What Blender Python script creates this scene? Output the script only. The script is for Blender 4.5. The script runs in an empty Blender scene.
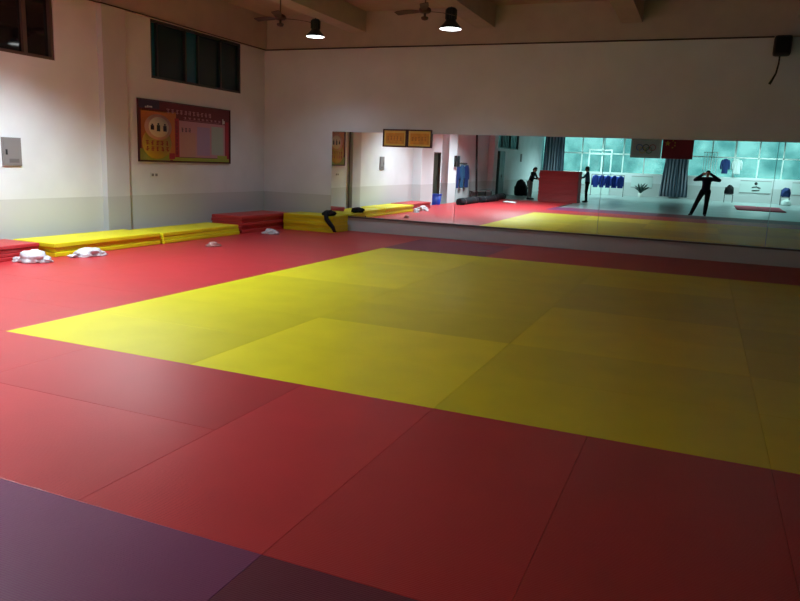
import bpy, bmesh, math, random
from mathutils import Vector, Matrix, noise
random.seed(7)
C = bpy.context.scene.collection
PI = math.pi

# ------------------------------------------------------------------ camera
CAM_H = 1.58
YAW, PITCH, ROLL, FPX = 0.39488, 0.19103, -0.041656, 707.36
fwd = Vector((-math.sin(YAW)*math.cos(PITCH), math.cos(YAW)*math.cos(PITCH), -math.sin(PITCH)))
rt = Vector((math.cos(YAW), math.sin(YAW), 0))
dn = fwd.cross(rt)
rt = rt*math.cos(ROLL) + dn*math.sin(ROLL)
dn = fwd.cross(rt)
cd = bpy.data.cameras.new('camera'); cam = bpy.data.objects.new('camera', cd); C.objects.link(cam)
cam.matrix_world = Matrix(((rt.x, -dn.x, -fwd.x, 0), (rt.y, -dn.y, -fwd.y, 0), (rt.z, -dn.z, -fwd.z, CAM_H), (0, 0, 0, 1)))
cd.sensor_width = 36; cd.lens = FPX/800*36; cd.clip_start = 0.02; cd.clip_end = 200
bpy.context.scene.camera = cam

# ------------------------------------------------------------------ view, world
sc = bpy.context.scene
sc.view_settings.view_transform = 'Standard'; sc.view_settings.look = 'None'
sc.view_settings.gamma = 1; sc.view_settings.use_curve_mapping = False
sc.view_settings.exposure = 0.12
w = bpy.data.worlds.new('daylight'); sc.world = w; w.use_nodes = True
nt = w.node_tree; nt.nodes.clear()
o_ = nt.nodes.new('ShaderNodeOutputWorld'); bg = nt.nodes.new('ShaderNodeBackground')
tc = nt.nodes.new('ShaderNodeTexCoord'); sx = nt.nodes.new('ShaderNodeSeparateXYZ'); cr = nt.nodes.new('ShaderNodeValToRGB')
nt.links.new(tc.outputs['Generated'], sx.inputs[0]); nt.links.new(sx.outputs['Z'], cr.inputs[0])
cr.color_ramp.elements[0].position = 0.0; cr.color_ramp.elements[0].color = (.42, .62, .60, 1)
cr.color_ramp.elements[1].position = 0.35; cr.color_ramp.elements[1].color = (.62, .86, .9, 1)
nt.links.new(cr.outputs[0], bg.inputs[0]); bg.inputs[1].default_value = 2.6
nt.links.new(bg.outputs[0], o_.inputs[0])

LAMP_POWER = {'near': 1150, 'far_a': 95, 'far_b': 95, 'mid': 1950, 'rear': 1000}

# ------------------------------------------------------------------ materials
def mat(name, col, rough=.5, spec=.5, metal=0, var=0, vscale=3, bump=0, bscale=60, emit=None, estr=0, objcol=False, trans=0, sheen=0):
    m = bpy.data.materials.new(name); m.use_nodes = True
    n = m.node_tree.nodes; l = m.node_tree.links; b = n['Principled BSDF']
    b.inputs['Roughness'].default_value = rough; b.inputs['Specular IOR Level'].default_value = spec
    b.inputs['Metallic'].default_value = metal
    b.inputs['Transmission Weight'].default_value = trans
    b.inputs['Sheen Weight'].default_value = sheen
    c = (*col, 1); b.inputs['Base Color'].default_value = c; src = None
    g = n.new('ShaderNodeNewGeometry') if (var or bump) else None
    if var:
        t = n.new('ShaderNodeTexNoise'); t.inputs['Scale'].default_value = vscale; t.inputs['Detail'].default_value = 4
        l.new(g.outputs['Position'], t.inputs['Vector'])
        r = n.new('ShaderNodeMapRange'); r.inputs[1].default_value = .3; r.inputs[2].default_value = .7
        r.inputs[3].default_value = 1-var; r.inputs[4].default_value = 1+var; l.new(t.outputs[0], r.inputs[0])
        x = n.new('ShaderNodeMix'); x.data_type = 'RGBA'; x.blend_type = 'MULTIPLY'; x.inputs[0].default_value = 1
        x.inputs[6].default_value = c; l.new(r.outputs[0], x.inputs[7]); src = x.outputs[2]
    if objcol:
        oi = n.new('ShaderNodeObjectInfo'); y = n.new('ShaderNodeMix'); y.data_type = 'RGBA'; y.blend_type = 'MULTIPLY'; y.inputs[0].default_value = 1
        l.new(oi.outputs['Color'], y.inputs[7])
        if src: l.new(src, y.inputs[6])
        else: y.inputs[6].default_value = c
        src = y.outputs[2]
    if src: l.new(src, b.inputs['Base Color'])
    if bump:
        t = n.new('ShaderNodeTexNoise'); t.inputs['Scale'].default_value = bscale; t.inputs['Detail'].default_value = 2
        l.new(g.outputs['Position'], t.inputs['Vector'])
        u = n.new('ShaderNodeBump'); u.inputs['Strength'].default_value = bump; u.inputs['Distance'].default_value = .01
        l.new(t.outputs[0], u.inputs['Height']); l.new(u.outputs[0], b.inputs['Normal'])
    if emit:
        b.inputs['Emission Color'].default_value = (*emit, 1); b.inputs['Emission Strength'].default_value = estr
    return m

def wall_mat(name, hi, lo, zc):
    """white plaster above a painted grey dado whose edge is at height zc"""
    m = mat(name, hi, .75, .3, var=.05, vscale=1.3, bump=.08, bscale=25)
    n = m.node_tree.nodes; l = m.node_tree.links; b = n['Principled BSDF']
    src = b.inputs['Base Color'].links[0].from_socket
    g = n.new('ShaderNodeNewGeometry'); s = n.new('ShaderNodeSeparateXYZ'); l.new(g.outputs['Position'], s.inputs[0])
    lt = n.new('ShaderNodeMath'); lt.operation = 'LESS_THAN'; lt.inputs[1].default_value = zc; l.new(s.outputs['Z'], lt.inputs[0])
    x = n.new('ShaderNodeMix'); x.data_type = 'RGBA'; x.inputs[7].default_value = (*lo, 1)
    l.new(lt.outputs[0], x.inputs[0]); l.new(src, x.inputs[6]); l.new(x.outputs[2], b.inputs['Base Color'])
    return m

M = {}
M['wall'] = wall_mat('white_plaster_with_grey_dado', (.73, .74, .77), (.60, .605, .615), .79)
M['ceiling'] = mat('ceiling_paint', (.50, .38, .30), .8, .2, var=.06)
M['beam'] = mat('beam_paint', (.52, .43, .37), .8, .2, var=.06)
M['floor'] = mat('grey_polished_floor', (.34, .42, .42), .28, .5, var=.15, vscale=.8)
def mat_vinyl(name, col, rough=.40, sp=.6):
    m = mat(name, col, rough, sp, var=.05, vscale=2.2, objcol=True)
    n = m.node_tree.nodes; l = m.node_tree.links; b = n['Principled BSDF']
    g = n.new('ShaderNodeNewGeometry')
    w1 = n.new('ShaderNodeTexWave'); w1.inputs['Scale'].default_value = 28; w1.inputs['Distortion'].default_value = 1.5; w1.inputs['Detail'].default_value = 1
    w1.bands_direction = 'Y'; l.new(g.outputs['Position'], w1.inputs['Vector'])
    nz = n.new('ShaderNodeTexNoise'); nz.inputs['Scale'].default_value = 55; l.new(g.outputs['Position'], nz.inputs['Vector'])
    ad = n.new('ShaderNodeMath'); ad.operation = 'ADD'; l.new(w1.outputs['Fac'], ad.inputs[0]); l.new(nz.outputs[0], ad.inputs[1])
    u = n.new('ShaderNodeBump'); u.inputs['Strength'].default_value = .22; u.inputs['Distance'].default_value = .004
    l.new(ad.outputs[0], u.inputs['Height']); l.new(u.outputs[0], b.inputs['Normal'])
    return m
M['red'] = mat_vinyl('red_mat_vinyl', (.50, .028, .036))
M['yellow'] = mat_vinyl('yellow_mat_vinyl', (.78, .67, .012), .42, .35)
M['purple'] = mat_vinyl('purple_mat_vinyl', (.20, .042, .125), .38)
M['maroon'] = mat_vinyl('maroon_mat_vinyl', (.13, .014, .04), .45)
M['black'] = mat('black_plastic', (.012, .012, .014), .5)
M['blackcloth'] = mat('black_cloth', (.014, .014, .018), .85, .2, bump=.4, bscale=40)
M['darkmetal'] = mat('dark_metal', (.025, .03, .035), .4, metal=.5)
M['brownmetal'] = mat('brown_fan_metal', (.05, .022, .015), .5)
M['rod'] = mat('rod_metal', (.12, .07, .05), .5)
M['lampglass'] = mat('lit_lamp_glass', (1, 1, 1), .4, emit=(.93, 1, 1), estr=6)
M['lampoff'] = mat('reflector_inside', (.5, .52, .52), .3)
M['frame'] = mat('bronze_window_frame', (.13, .085, .07), .4, metal=.3)
M['darkframe'] = mat('dark_window_frame', (.02, .03, .035), .4)
M['whiteframe'] = mat('white_window_frame', (.72, .82, .80), .4)
M['paneteal'] = mat('teal_window_glass', (.01, .13, .21), .06, .35)
M['panedark'] = mat('dark_window_glass', (.010, .04, .052), .06, .3)
M['paneblack'] = mat('black_window_glass', (.010, .007, .008), .04, .7)
M['grey'] = mat('grey_metal_box', (.22, .20, .20), .45)
M['greydark'] = mat('grey_box_trim', (.14, .12, .12), .45)
M['whiteplastic'] = mat('white_plastic', (.75, .75, .73), .4)
M['bag'] = mat('thin_white_plastic_bag', (.62, .60, .66), .28, .5, bump=.6, bscale=30)
M['pinkbag'] = mat('pinkish_plastic', (.45, .22, .20), .35, bump=.5, bscale=30)
M['gold'] = mat('gold_sign_face', (.78, .33, .02), .35, .5, var=.18, vscale=9)
M['goldlight'] = mat('gold_sign_border', (.90, .58, .10), .35)
M['signred'] = mat('sign_red_writing', (.42, .10, .01), .5)
M['signframe'] = mat('dark_red_frame', (.07, .014, .012), .4)
M['blue'] = mat('blue_plastic', (.012, .04, .36), .45)
M['bluecloth'] = mat('navy_cloth', (.012, .035, .16), .85, bump=.4, bscale=30)
M['jacketblue'] = mat('bright_navy_cloth', (.012, .04, .30), .85, bump=.4, bscale=30)
M['darknavy'] = mat('dark_navy_cloth', (.012, .016, .04), .85, bump=.3, bscale=30)
M['tealcloth'] = mat('blue_teal_cloth', (.02, .09, .20), .85, bump=.4, bscale=30)
M['whitecloth'] = mat('white_cloth', (.62, .70, .70), .85, bump=.4, bscale=30)
M['greencab'] = mat('dark_green_metal', (.02, .06, .055), .45)
M['door'] = mat('dark_door_paint', (.035, .035, .022), .5)
M['wood'] = mat('worn_wood', (.22, .14, .08), .5, var=.2, vscale=12)
M['flagwhite'] = mat('white_flag_cloth', (.45, .40, .36), .85)
M['flagred'] = mat('red_flag_cloth', (.26, .008, .012), .85)
M['flagyellow'] = mat('yellow_star_print', (.55, .30, .02), .8)
M['skin'] = mat('skin', (.46, .26, .18), .5)
M['hair'] = mat('black_hair', (.012, .01, .01), .5)
M['eye'] = mat('dark_eye', (.01, .008, .008), .2)
M['lip'] = mat('lip', (.36, .13, .11), .5)
for k, c in dict(ringblue=(.02, .10, .35), ringblack=(.012, .012, .012), ringred=(.38, .03, .03), ringyellow=(.5, .33, .03), ringgreen=(.02, .20, .06)).items(): M[k] = mat(k, c, .8)
for k, c in dict(p_maroon=(0.12, 0.009, 0.015), p_red=(0.315, 0.015, 0.026), p_dark=(.035, .02, .045), p_orange=(0.465, 0.15, 0.022), p_yellow=(0.465, 0.315, 0.038), p_cream=(0.585, 0.525, 0.39), p_pink=(0.465, 0.225, 0.255), p_salmon=(0.45, 0.24, 0.195), p_lav=(0.345, 0.225, 0.345), p_green=(0.33, 0.375, 0.315), p_olive=(.30, .34, .03), p_ink=(.02, .015, .02), p_white=(0.525, 0.495, 0.465), p_peach=(0.495, 0.27, 0.21)).items(): M[k] = mat(k, c, .42)

def glass_mat():
    m = bpy.data.materials.new('green_tinted_glass'); m.use_nodes = True
    n = m.node_tree.nodes; l = m.node_tree.links; n.clear()
    o = n.new('ShaderNodeOutputMaterial'); t = n.new('ShaderNodeBsdfTransparent'); g = n.new('ShaderNodeBsdfGlossy'); x = n.new('ShaderNodeMixShader')
    gp = n.new('ShaderNodeNewGeometry'); nz = n.new('ShaderNodeTexNoise'); nz.inputs['Scale'].default_value = .9; nz.inputs['Detail'].default_value = 3
    l.new(gp.outputs['Position'], nz.inputs['Vector'])
    c = n.new('ShaderNodeValToRGB'); c.color_ramp.elements[0].position = .35; c.color_ramp.elements[1].position = .65
    c.color_ramp.elements[0].color = (.29, .50, .50, 1); c.color_ramp.elements[1].color = (.50, .71, .70, 1)
    l.new(nz.outputs[0], c.inputs[0]); l.new(c.outputs[0], t.inputs[0])
    g.inputs['Roughness'].default_value = .02; x.inputs[0].default_value = .06
    l.new(t.outputs[0], x.inputs[1]); l.new(g.outputs[0], x.inputs[2]); l.new(x.outputs[0], o.inputs[0]); return m
M['glass'] = glass_mat()
def mirror_mat():
    m = bpy.data.materials.new('mirror_silver'); m.use_nodes = True
    n = m.node_tree.nodes; l = m.node_tree.links; n.clear()
    o = n.new('ShaderNodeOutputMaterial'); g = n.new('ShaderNodeBsdfGlossy')
    g.inputs['Roughness'].default_value = .0; g.inputs['Color'].default_value = (.95, .98, .98, 1); l.new(g.outputs[0], o.inputs[0]); return m
M['mirror'] = mirror_mat()
def stripe_mat():
    m = mat('striped_curtain_cloth', (.16, .25, .30), .85)
    n = m.node_tree.nodes; l = m.node_tree.links; b = n['Principled BSDF']
    g = n.new('ShaderNodeNewGeometry'); w_ = n.new('ShaderNodeTexWave'); w_.inputs['Scale'].default_value = 1.6; w_.inputs['Distortion'].default_value = .6
    l.new(g.outputs['Position'], w_.inputs['Vector']); c = n.new('ShaderNodeValToRGB')
    c.color_ramp.elements[0].position = .4; c.color_ramp.elements[1].position = .6
    c.color_ramp.elements[0].color = (.035, .06, .09, 1); c.color_ramp.elements[1].color = (.26, .27, .34, 1)
    l.new(w_.outputs['Fac'], c.inputs[0]); l.new(c.outputs[0], b.inputs['Base Color']); return m
M['curtain'] = stripe_mat()

# ------------------------------------------------------------------ mesh helpers
def box(bm, x0, x1, y0, y1, z0, z1, mi=0, mx=None):
    vs = [bm.verts.new(v) for v in ((x0,y0,z0),(x1,y0,z0),(x1,y1,z0),(x0,y1,z0),(x0,y0,z1),(x1,y0,z1),(x1,y1,z1),(x0,y1,z1))]
    for q in ((3,2,1,0),(4,5,6,7),(0,1,5,4),(1,2,6,5),(2,3,7,6),(3,0,4,7)):
        f = bm.faces.new([vs[i] for i in q]); f.material_index = mi
    if mx is not None: bmesh.ops.transform(bm, matrix=mx, verts=vs)
    return vs
def lathe(bm, prof, seg=32, mx=None, mi=0, cap=True, smooth=True):
    rings = []
    for r, z in prof:
        rings.append([bm.verts.new((r*math.cos(2*PI*i/seg), r*math.sin(2*PI*i/seg), z)) for i in range(seg)])
    for a, b in zip(rings, rings[1:]):
        for i in range(seg):
            f = bm.faces.new((a[i], a[(i+1)%seg], b[(i+1)%seg], b[i])); f.material_index = mi; f.smooth = smooth
    if cap:
        for rr, rev in ((rings[0], True), (rings[-1], False)):
            f = bm.faces.new(rr[::-1] if rev else rr); f.material_index = mi
    vs = [v for r in rings for v in r]
    if mx is not None: bmesh.ops.transform(bm, matrix=mx, verts=vs)
    return vs
def tube(bm, pts, r, seg=8, mi=0):
    pts = [Vector(p) for p in pts]; rings = []
    for i, p in enumerate(pts):
        d = (pts[min(i+1, len(pts)-1)] - pts[max(i-1, 0)]).normalized()
        u = d.orthogonal().normalized() if i == 0 else (rings_u - d*rings_u.dot(d)).normalized()
        rings_u = u; v = d.cross(u)
        rr = r[i] if isinstance(r, (list, tuple)) else r
        rings.append([bm.verts.new(p + (u*math.cos(2*PI*k/seg)+v*math.sin(2*PI*k/seg))*rr) for k in range(seg)])
    for a, b in zip(rings, rings[1:]):
        for i in range(seg):
            f = bm.faces.new((a[i], a[(i+1)%seg], b[(i+1)%seg], b[i])); f.smooth = True; f.material_index = mi
    bm.faces.new(rings[0][::-1]); bm.faces.new(rings[-1])
def ball(bm, c, r, s=(1,1,1), mi=0, seg=16, mx=None):
    m = Matrix.Translation(c) @ (mx or Matrix()) @ Matrix.Diagonal((r*s[0], r*s[1], r*s[2], 1))
    d = bmesh.ops.create_uvsphere(bm, u_segments=seg, v_segments=max(6, seg//2+2), radius=1, matrix=m)
    for v in d['verts']:
        for f in v.link_faces: f.smooth = True; f.material_index = mi
def capsule(bm, a, b, ra, rb, seg=14, n=6):
    a, b = Vector(a), Vector(b)
    ball(bm, a, ra, seg=seg); ball(bm, b, rb, seg=seg)
    tube(bm, [a.lerp(b, i/n) for i in range(n+1)], [ra+(rb-ra)*i/n for i in range(n+1)], seg=seg)
def bev(bm, w, seg=2):
    bmesh.ops.bevel(bm, geom=bm.edges[:]+bm.verts[:], offset=w, segments=seg, affect='EDGES', profile=.6)
def obj(name, bm, m, parent=None, mods=None, loc=None, rotz=0):
    me = bpy.data.meshes.new(name); bmesh.ops.recalc_face_normals(bm, faces=bm.faces[:]); bm.to_mesh(me); bm.free()
    for k in (m if isinstance(m, (list, tuple)) else [m]): me.materials.append(M[k] if isinstance(k, str) else k)
    o = bpy.data.objects.new(name, me); C.objects.link(o)
    if parent: o.parent = parent
    if loc: o.location = loc
    o.rotation_euler = (0, 0, rotz)
    return o
def tag(o, label, cat=None, group=None, kind=None):
    o['label'] = label
    if cat: o['category'] = cat
    if group: o['group'] = group
    if kind: o['kind'] = kind
    return o
def thing(name, label, cat, loc=(0,0,0), rotz=0, group=None):
    o = bpy.data.objects.new(name, None); C.objects.link(o); o.empty_display_size = .1
    o.location = loc; o.rotation_euler = (0, 0, rotz); return tag(o, label, cat, group)
def copy_thing(o, label, loc, rotz=None, children=None):
    c = o.copy(); C.objects.link(c); c.location = loc
    if rotz is not None: c.rotation_euler = (0, 0, rotz)
    if label: c['label'] = label
    def rec(a, b):
        for ch in list(a.children):
            d = ch.copy(); C.objects.link(d); d.parent = b; rec(ch, d)
    rec(o, c); return c
def B(): return bmesh.new()
def struct(name, bm, m, label, cat): return tag(obj(name, bm, m), label, cat, kind='structure')
def boxes(*bs, bevel=0):
    bm = B()
    for b in bs: box(bm, *b)
    if bevel: bev(bm, bevel)
    return bm

# ------------------------------------------------------------------ the room
WX, EX, NY, SY, CZ, FZ = -9.85, 9.0, 14.75, -17.0, 4.78, -.04
BMZ = 4.05          # underside of the ring beam
struct('floor', boxes((WX-.3, EX+.3, SY-.3, NY+.3, FZ-.2, FZ)), 'floor', 'smooth grey hall floor beyond the mats', 'floor')
struct('ceiling', boxes((WX-.3, EX+.3, SY-.3, NY+.3, CZ, CZ+.2)), 'ceiling', 'dim brownish painted ceiling of the hall', 'ceiling')
struct('wall_back', boxes((WX-.3, EX+.3, NY, NY+.3, FZ, CZ)), 'wall', 'long white wall that carries the mirrors, grey below', 'wall')
struct('wall_right', boxes((EX, EX+.3, SY-.3, NY, FZ, CZ)), 'wall', 'plain white wall on the unlit right side', 'wall')
# left wall built around its three high windows and the doorway
HW = [(-10.6, -5.4, 2.42, 3.75), (5.9, 8.78, 2.98, BMZ), (10.96, 13.81, 2.98, BMZ)]
bm = B(); ys = SY-.3
for a, b, z0, z1 in HW:
    if a == 5.9:   # doorway between -10.6.. and this window
        box(bm, WX-.3, WX, ys, 2.15, FZ, CZ); box(bm, WX-.3, WX, 2.15, 3.05, 2.0, CZ); ys = 3.05
    box(bm, WX-.3, WX, ys, a, FZ, CZ); box(bm, WX-.3, WX, a, b, FZ, z0); box(bm, WX-.3, WX, a, b, z1, CZ); ys = b
box(bm, WX-.3, WX, ys, NY, FZ, CZ)
struct('wall_left', bm, 'wall', 'long white left wall with grey painted lower band', 'wall')
# rear wall: low band, header, with glazing between
SILL, HEAD = 1.32, 3.7
struct('wall_front', boxes((WX-.3, EX+.3, SY-.3, SY, FZ, SILL), (WX-.3, EX+.3, SY-.3, SY, HEAD, CZ)), 'wall', 'low white wall under the glazing behind the photographer', 'wall')
# piers of the left wall
M['pier'] = wall_mat('greyer_pillar_plaster', (.56, .55, .57), (.47, .46, .48), .79)
def pier(name, y0, y1, p, label, m='wall'):
    struct(name, boxes((WX, WX+p, y0, y1, FZ, CZ-.001)), m, label, 'pillar')
pier('trim_1', 9.66, 10.2, .12, 'shallow white pillar between the two high windows', 'pier')
pier('trim_2', 3.85, 5.1, .33, 'white pillar on the left wall just before the dark doorway')
pier('trim_3', 1.0, 2.05, .30, 'white pillar on the left wall beside the blue bin')
pier('trim_4', -5.2, -4.6, .3, 'narrow white pillar near the barred window')
# ring beam along the walls, and the cross beams
struct('trim_5', boxes((WX+.0, EX, NY-.13, NY, BMZ, CZ)), 'beam', 'deep beam running above the mirror wall', 'beam')
struct('trim_6', boxes((WX, WX+.09, SY, 9.65, BMZ, CZ), (WX, WX+.14, 9.65, NY-.131, BMZ, CZ)), 'beam', 'beam running above the left windows', 'beam')
for i, x in enumerate((-7.35, -4.45, -1.6, 1.35, 4.25, 7.1)):
    struct('trim_%d' % (7+i), boxes((x-.19, x+.19, SY, NY-.131, 4.36, CZ)), 'beam', 'ceiling beam running away from the mirror wall, number %d from the left wall' % (i+1), 'beam')

# high windows on the left wall
def high_window(name, k, panes, frame, label, mulw=.045, bars=False):
    a, b, z0, z1 = HW[k]
    r = thing(name, label, 'window'); r['kind'] = 'structure'
    bm = B(); t = .05
    box(bm, WX-.12, WX-.02, a+.001, a+t, z0, z1); box(bm, WX-.12, WX-.02, b-t, b-.001, z0, z1)
    box(bm, WX-.12, WX-.02, a+t, b-t, z0, z0+t); box(bm, WX-.12, WX-.02, a+t, b-t, z1-t, z1)
    ed = [a+t]
    for f, _ in panes[:-1]:
        y = a + (b-a)*f; box(bm, WX-.12, WX-.03, y-mulw/2, y+mulw/2, z0+t, z1-t); ed += [y]
    obj('window_frame', bm, frame, r); ed.append(b-t)
    for i, (_, m) in enumerate(panes):
        obj('pane', boxes((WX-.09-.01*(i%2), WX-.08-.01*(i%2), ed[i]+mulw/2*(i>0), ed[i+1]-mulw/2*(i<len(panes)-1), z0+t, z1-t)), m, r)
    if bars:
        bm = B(); y = a+.1
        while y < b: tube(bm, [(WX-.03, y, z0+.02), (WX-.03, y, z1-.02)], .018, 6); y += .32
        obj('bars', bm, 'darkframe', r)
    return r
high_window('window_1', 1, [(.25, 'paneblack'), (.5, 'paneblack'), (.82, 'paneblack'), (1, 'paneblack')], 'frame', 'dark bronze-framed high window nearest the camera, lamp glinting in it', .07)
high_window('window_2', 2, [(.075, 'paneteal'), (.36, 'panedark'), (.50, 'paneteal'), (.76, 'panedark'), (1, 'panedark')], 'darkframe', 'high window of dark teal panes above the red notice board')
high_window('window_3', 0, [(.33, 'panedark'), (.66, 'panedark'), (1, 'panedark')], 'darkframe', 'barred dark high window on the far part of the left wall', bars=True)
# dark doorway of the left wall
r = thing('door_1', 'narrow dark door between two white pillars of the left wall', 'door'); r['kind'] = 'structure'
dp = obj('door_panel', boxes((WX-.16, WX-.10, 2.2, 3.0, FZ, 1.96)), 'door', r)
obj('door_frame', boxes((WX-.2, WX-.0, 2.151, 2.2, FZ, 1.999), (WX-.2, WX-.0, 3.0, 3.049, FZ, 1.999), (WX-.2, WX-.0, 2.2, 3.0, 1.96, 1.999)), 'frame', r)
obj('door_handle', boxes((WX-.10, WX-.05, 2.28, 2.31, .92, 1.06), bevel=.004), 'rod', dp)

# rear glazing: five windows side by side
nwin = 5; wid = (EX-WX)/nwin
names = ['leftmost', 'second from the left', 'middle', 'second from the right', 'rightmost']
for i in range(nwin):
    x0 = WX + i*wid; x1 = x0+wid
    r = thing('window_%d' % (4+i), 'wide green-tinted window with white frames at the far end, %s as one faces it' % names[nwin-1-i], 'window'); r['kind'] = 'structure'
    bm = B(); t = .05; y0, y1 = SY-.16, SY-.04
    box(bm, x0, x0+t, y0, y1, SILL, HEAD); box(bm, x1-t, x1, y0, y1, SILL, HEAD)
    box(bm, x0+t, x1-t, y0, y1, SILL, SILL+t); box(bm, x0+t, x1-t, y0, y1, HEAD-t, HEAD)
    box(bm, x0+t, x1-t, y0+.02, y1, 2.46, 2.53)
    for k in (1, 2):
        x = x0+wid*k/3; box(bm, x-.035, x+.035, y0+.02, y1, SILL+t, HEAD-t)
    obj('window_frame', bm, 'whiteframe', r)
    for k in range(3):
        a = x0+wid*k/3 + (.035 if k else t); b = x0+wid*(k+1)/3 - (.035 if k < 2 else t)
        obj('pane', boxes((a, b, SY-.10, SY-.095, SILL+t, 2.46)), 'glass', r); obj('pane', boxes((a, b, SY-.10, SY-.095, 2.53, HEAD-t)), 'glass', r)

# ------------------------------------------------------------------ floor mats
G = .515
mesh_cache = {}
def mat_mesh(w, l):
    k = (round(w, 3), round(l, 3))
    if k not in mesh_cache:
        bm = B(); box(bm, -w/2+.0007, w/2-.0007, -l/2+.0007, l/2-.0007, FZ, 0); bev(bm, .0028, 2)
        me = bpy.data.meshes.new('floor_mat'); bm.to_mesh(me); bm.free(); me.materials.append(M['red']); mesh_cache[k] = me
    return mesh_cache[k]
ORD = ['first', 'second', 'third', 'fourth', 'fifth', 'sixth', 'seventh', 'eighth', 'ninth', 'tenth', 'eleventh', 'twelfth', 'thirteenth', 'fourteenth', 'fifteenth', 'sixteenth', 'seventeenth', 'eighteenth', 'nineteenth']
counts = {}
def fmat(x0, x1, y0, y1, col, row, shade=1.0):
    o = bpy.data.objects.new('floor_mat', mat_mesh(x1-x0, y1-y0)); C.objects.link(o)
    o.location = ((x0+x1)/2, (y0+y1)/2, 0)
    o.material_slots[0].link = 'OBJECT'; o.material_slots[0].material = M[col]
    s = shade*random.uniform(.96, 1.04); o.color = (s, s, s, 1)
    n = counts.get(row, 0); counts[row] = n+1
    tag(o, '%s floor mat, %s from left, %s' % (col, ORD[n], row), 'floor mat', '%s training mats on the floor' % col)
    return o
xs = [-5.485+2*i for i in range(8)]
YROWS = ['yellow row next to the near red row', 'second yellow row from the near red mats', 'third yellow row from the near red mats', 'fourth yellow row from the near red mats', 'fifth yellow row from the near red mats', 'sixth yellow row from the near red mats', 'seventh yellow row from the near red mats', 'last yellow row before the mirror wall']
block = [[.84, 1.12, .93, 1.05, 1, 1, 1], [.9, .86, 1.03, .9, 1, 1, 1], [1.03, .92, .86, .97, 1, 1, 1], [1.05, .9, 1, .92, 1, 1, 1]]
for r_ in range(8):
    for c in range(7):
        fmat(xs[c], xs[c+1], 4.22+r_, 5.22+r_, 'yellow', YROWS[r_], block[r_//2][c])
# near red row
row = 'row between yellow and purple'
fmat(-5.485, -4.485, 2.22, 4.22, 'red', row)
fmat(-4.485, -2.485, 3.22, 4.22, 'red', row+', far half', .92); fmat(-4.485, -2.485, 2.22, 3.22, 'red', row+', near half', 1.02)
for i in range(11): fmat(-2.485+i, -1.485+i, 2.22, 4.22, 'red', row, (1.12, .95, .9)[i] if i < 3 else .9)
for j in (1, 0):
    for c in range(7):
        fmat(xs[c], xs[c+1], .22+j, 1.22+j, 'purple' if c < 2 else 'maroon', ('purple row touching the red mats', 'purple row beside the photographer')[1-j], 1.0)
# left red field
for j in range(18):
    y = -3.78+j
    d = 'left field, %s row before the mirror wall' % ORD[17-j]
    fmat(-9.485, -7.485, y, y+1, 'red', d); fmat(-7.485, -5.485, y, y+1, 'red', d)
for j in range(5): fmat(-9.72, -9.485, 4.99+2*j, min(6.99+2*j, 14.72), 'red', 'cut strip against the left wall, %s from the front' % ORD[j])
# rows under the mirror wall
for i in range(14):
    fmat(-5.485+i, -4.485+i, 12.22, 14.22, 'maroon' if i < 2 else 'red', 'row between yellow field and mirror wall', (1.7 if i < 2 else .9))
for i in range(9): fmat(-9.485+2*i, -7.485+2*i, 14.22, 14.72, 'red', 'cut strip at the foot of the mirror wall', .85)

# ------------------------------------------------------------------ stacked mats
def stack(n, w, l, th, loc, rotz, colour, where, jit=.02, z0=0.0, nm='stacked_mat'):
    bm = B(); box(bm, -w/2, w/2, -l/2, l/2, .001, th-.001); bev(bm, .012, 2)
    me = bpy.data.meshes.new(nm); bm.to_mesh(me); bm.free(); me.materials.append(M[colour])
    for f in me.polygons: f.use_smooth = False
    for k in range(n):
        o = bpy.data.objects.new(nm, me); C.objects.link(o)
        o.location = (loc[0]+random.uniform(-jit, jit), loc[1]+random.uniform(-jit, jit), z0+k*th); o.rotation_euler = (0, 0, rotz+random.uniform(-.006, .006))
        s = random.uniform(.93, 1.05); o.color = (s, s, s, 1)
        pos = 'bottom one' if k == 0 else ('top one' if k == n-1 else '%s from the bottom' % (ORD[k] if k < len(ORD) else '%dth' % (k+1)))
        tag(o, '%s mat %s, %s' % (colour, where, pos), 'mat', '%s mats %s' % (colour, where))
stack(3, .86, 2.25, .07, (-9.18, 8.76), 0, 'yellow', 'in the pile left of the shallow pillar')
stack(3, .80, 2.3, .066, (-9.17, 11.09), .015, 'yellow', 'in the pile under the notice board', .015)
stack(4, .72, 1.9, .055, (-9.28, 6.55), 0, 'red', 'in the low pile at the left picture edge', .01)
stack(5, .78, 1.9, .072, (-9.22, 13.35), 0, 'red', 'in the pile in the far left corner')
stack(5, 1.28, .74, .074, (-8.12, 14.27), 0, 'yellow', 'in the pile against the mirror wall', .01)
stack(25, 1.85, .95, .058, (-6.33, -4.95), 0, 'red', 'in the tall pile behind the photographer', .02, FZ, 'stacked_mat')

# ------------------------------------------------------------------ mirrors
TILT = math.radians(.2)
MX0 = -7.99; mw = 3.05
mnames = ['beside the yellow mat pile', 'second from the left', 'third from the left', 'fourth from the left', 'fifth from the left']
for i in range(5):
    bm = B(); wd = mw-.008 if i < 4 else 3.0
    box(bm, 0, wd, -.006, 0, 0, 1.9)
    o = obj('mirror', bm, 'mirror', loc=(MX0+i*mw, NY-.016, .34)); o.rotation_euler = (TILT, 0, 0)
    tag(o, 'tall frameless wall mirror panel on the far wall, %s' % mnames[i] if i else 'wall mirror panel at the left end, beside the yellow mat pile', 'mirror', 'mirror panels on the far wall')
o = struct('trim_13', boxes((MX0-.02, MX0+5*mw, NY-.03, NY, .30, .333)), 'greydark', 'thin grey ledge under the mirrors', 'ledge')

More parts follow.
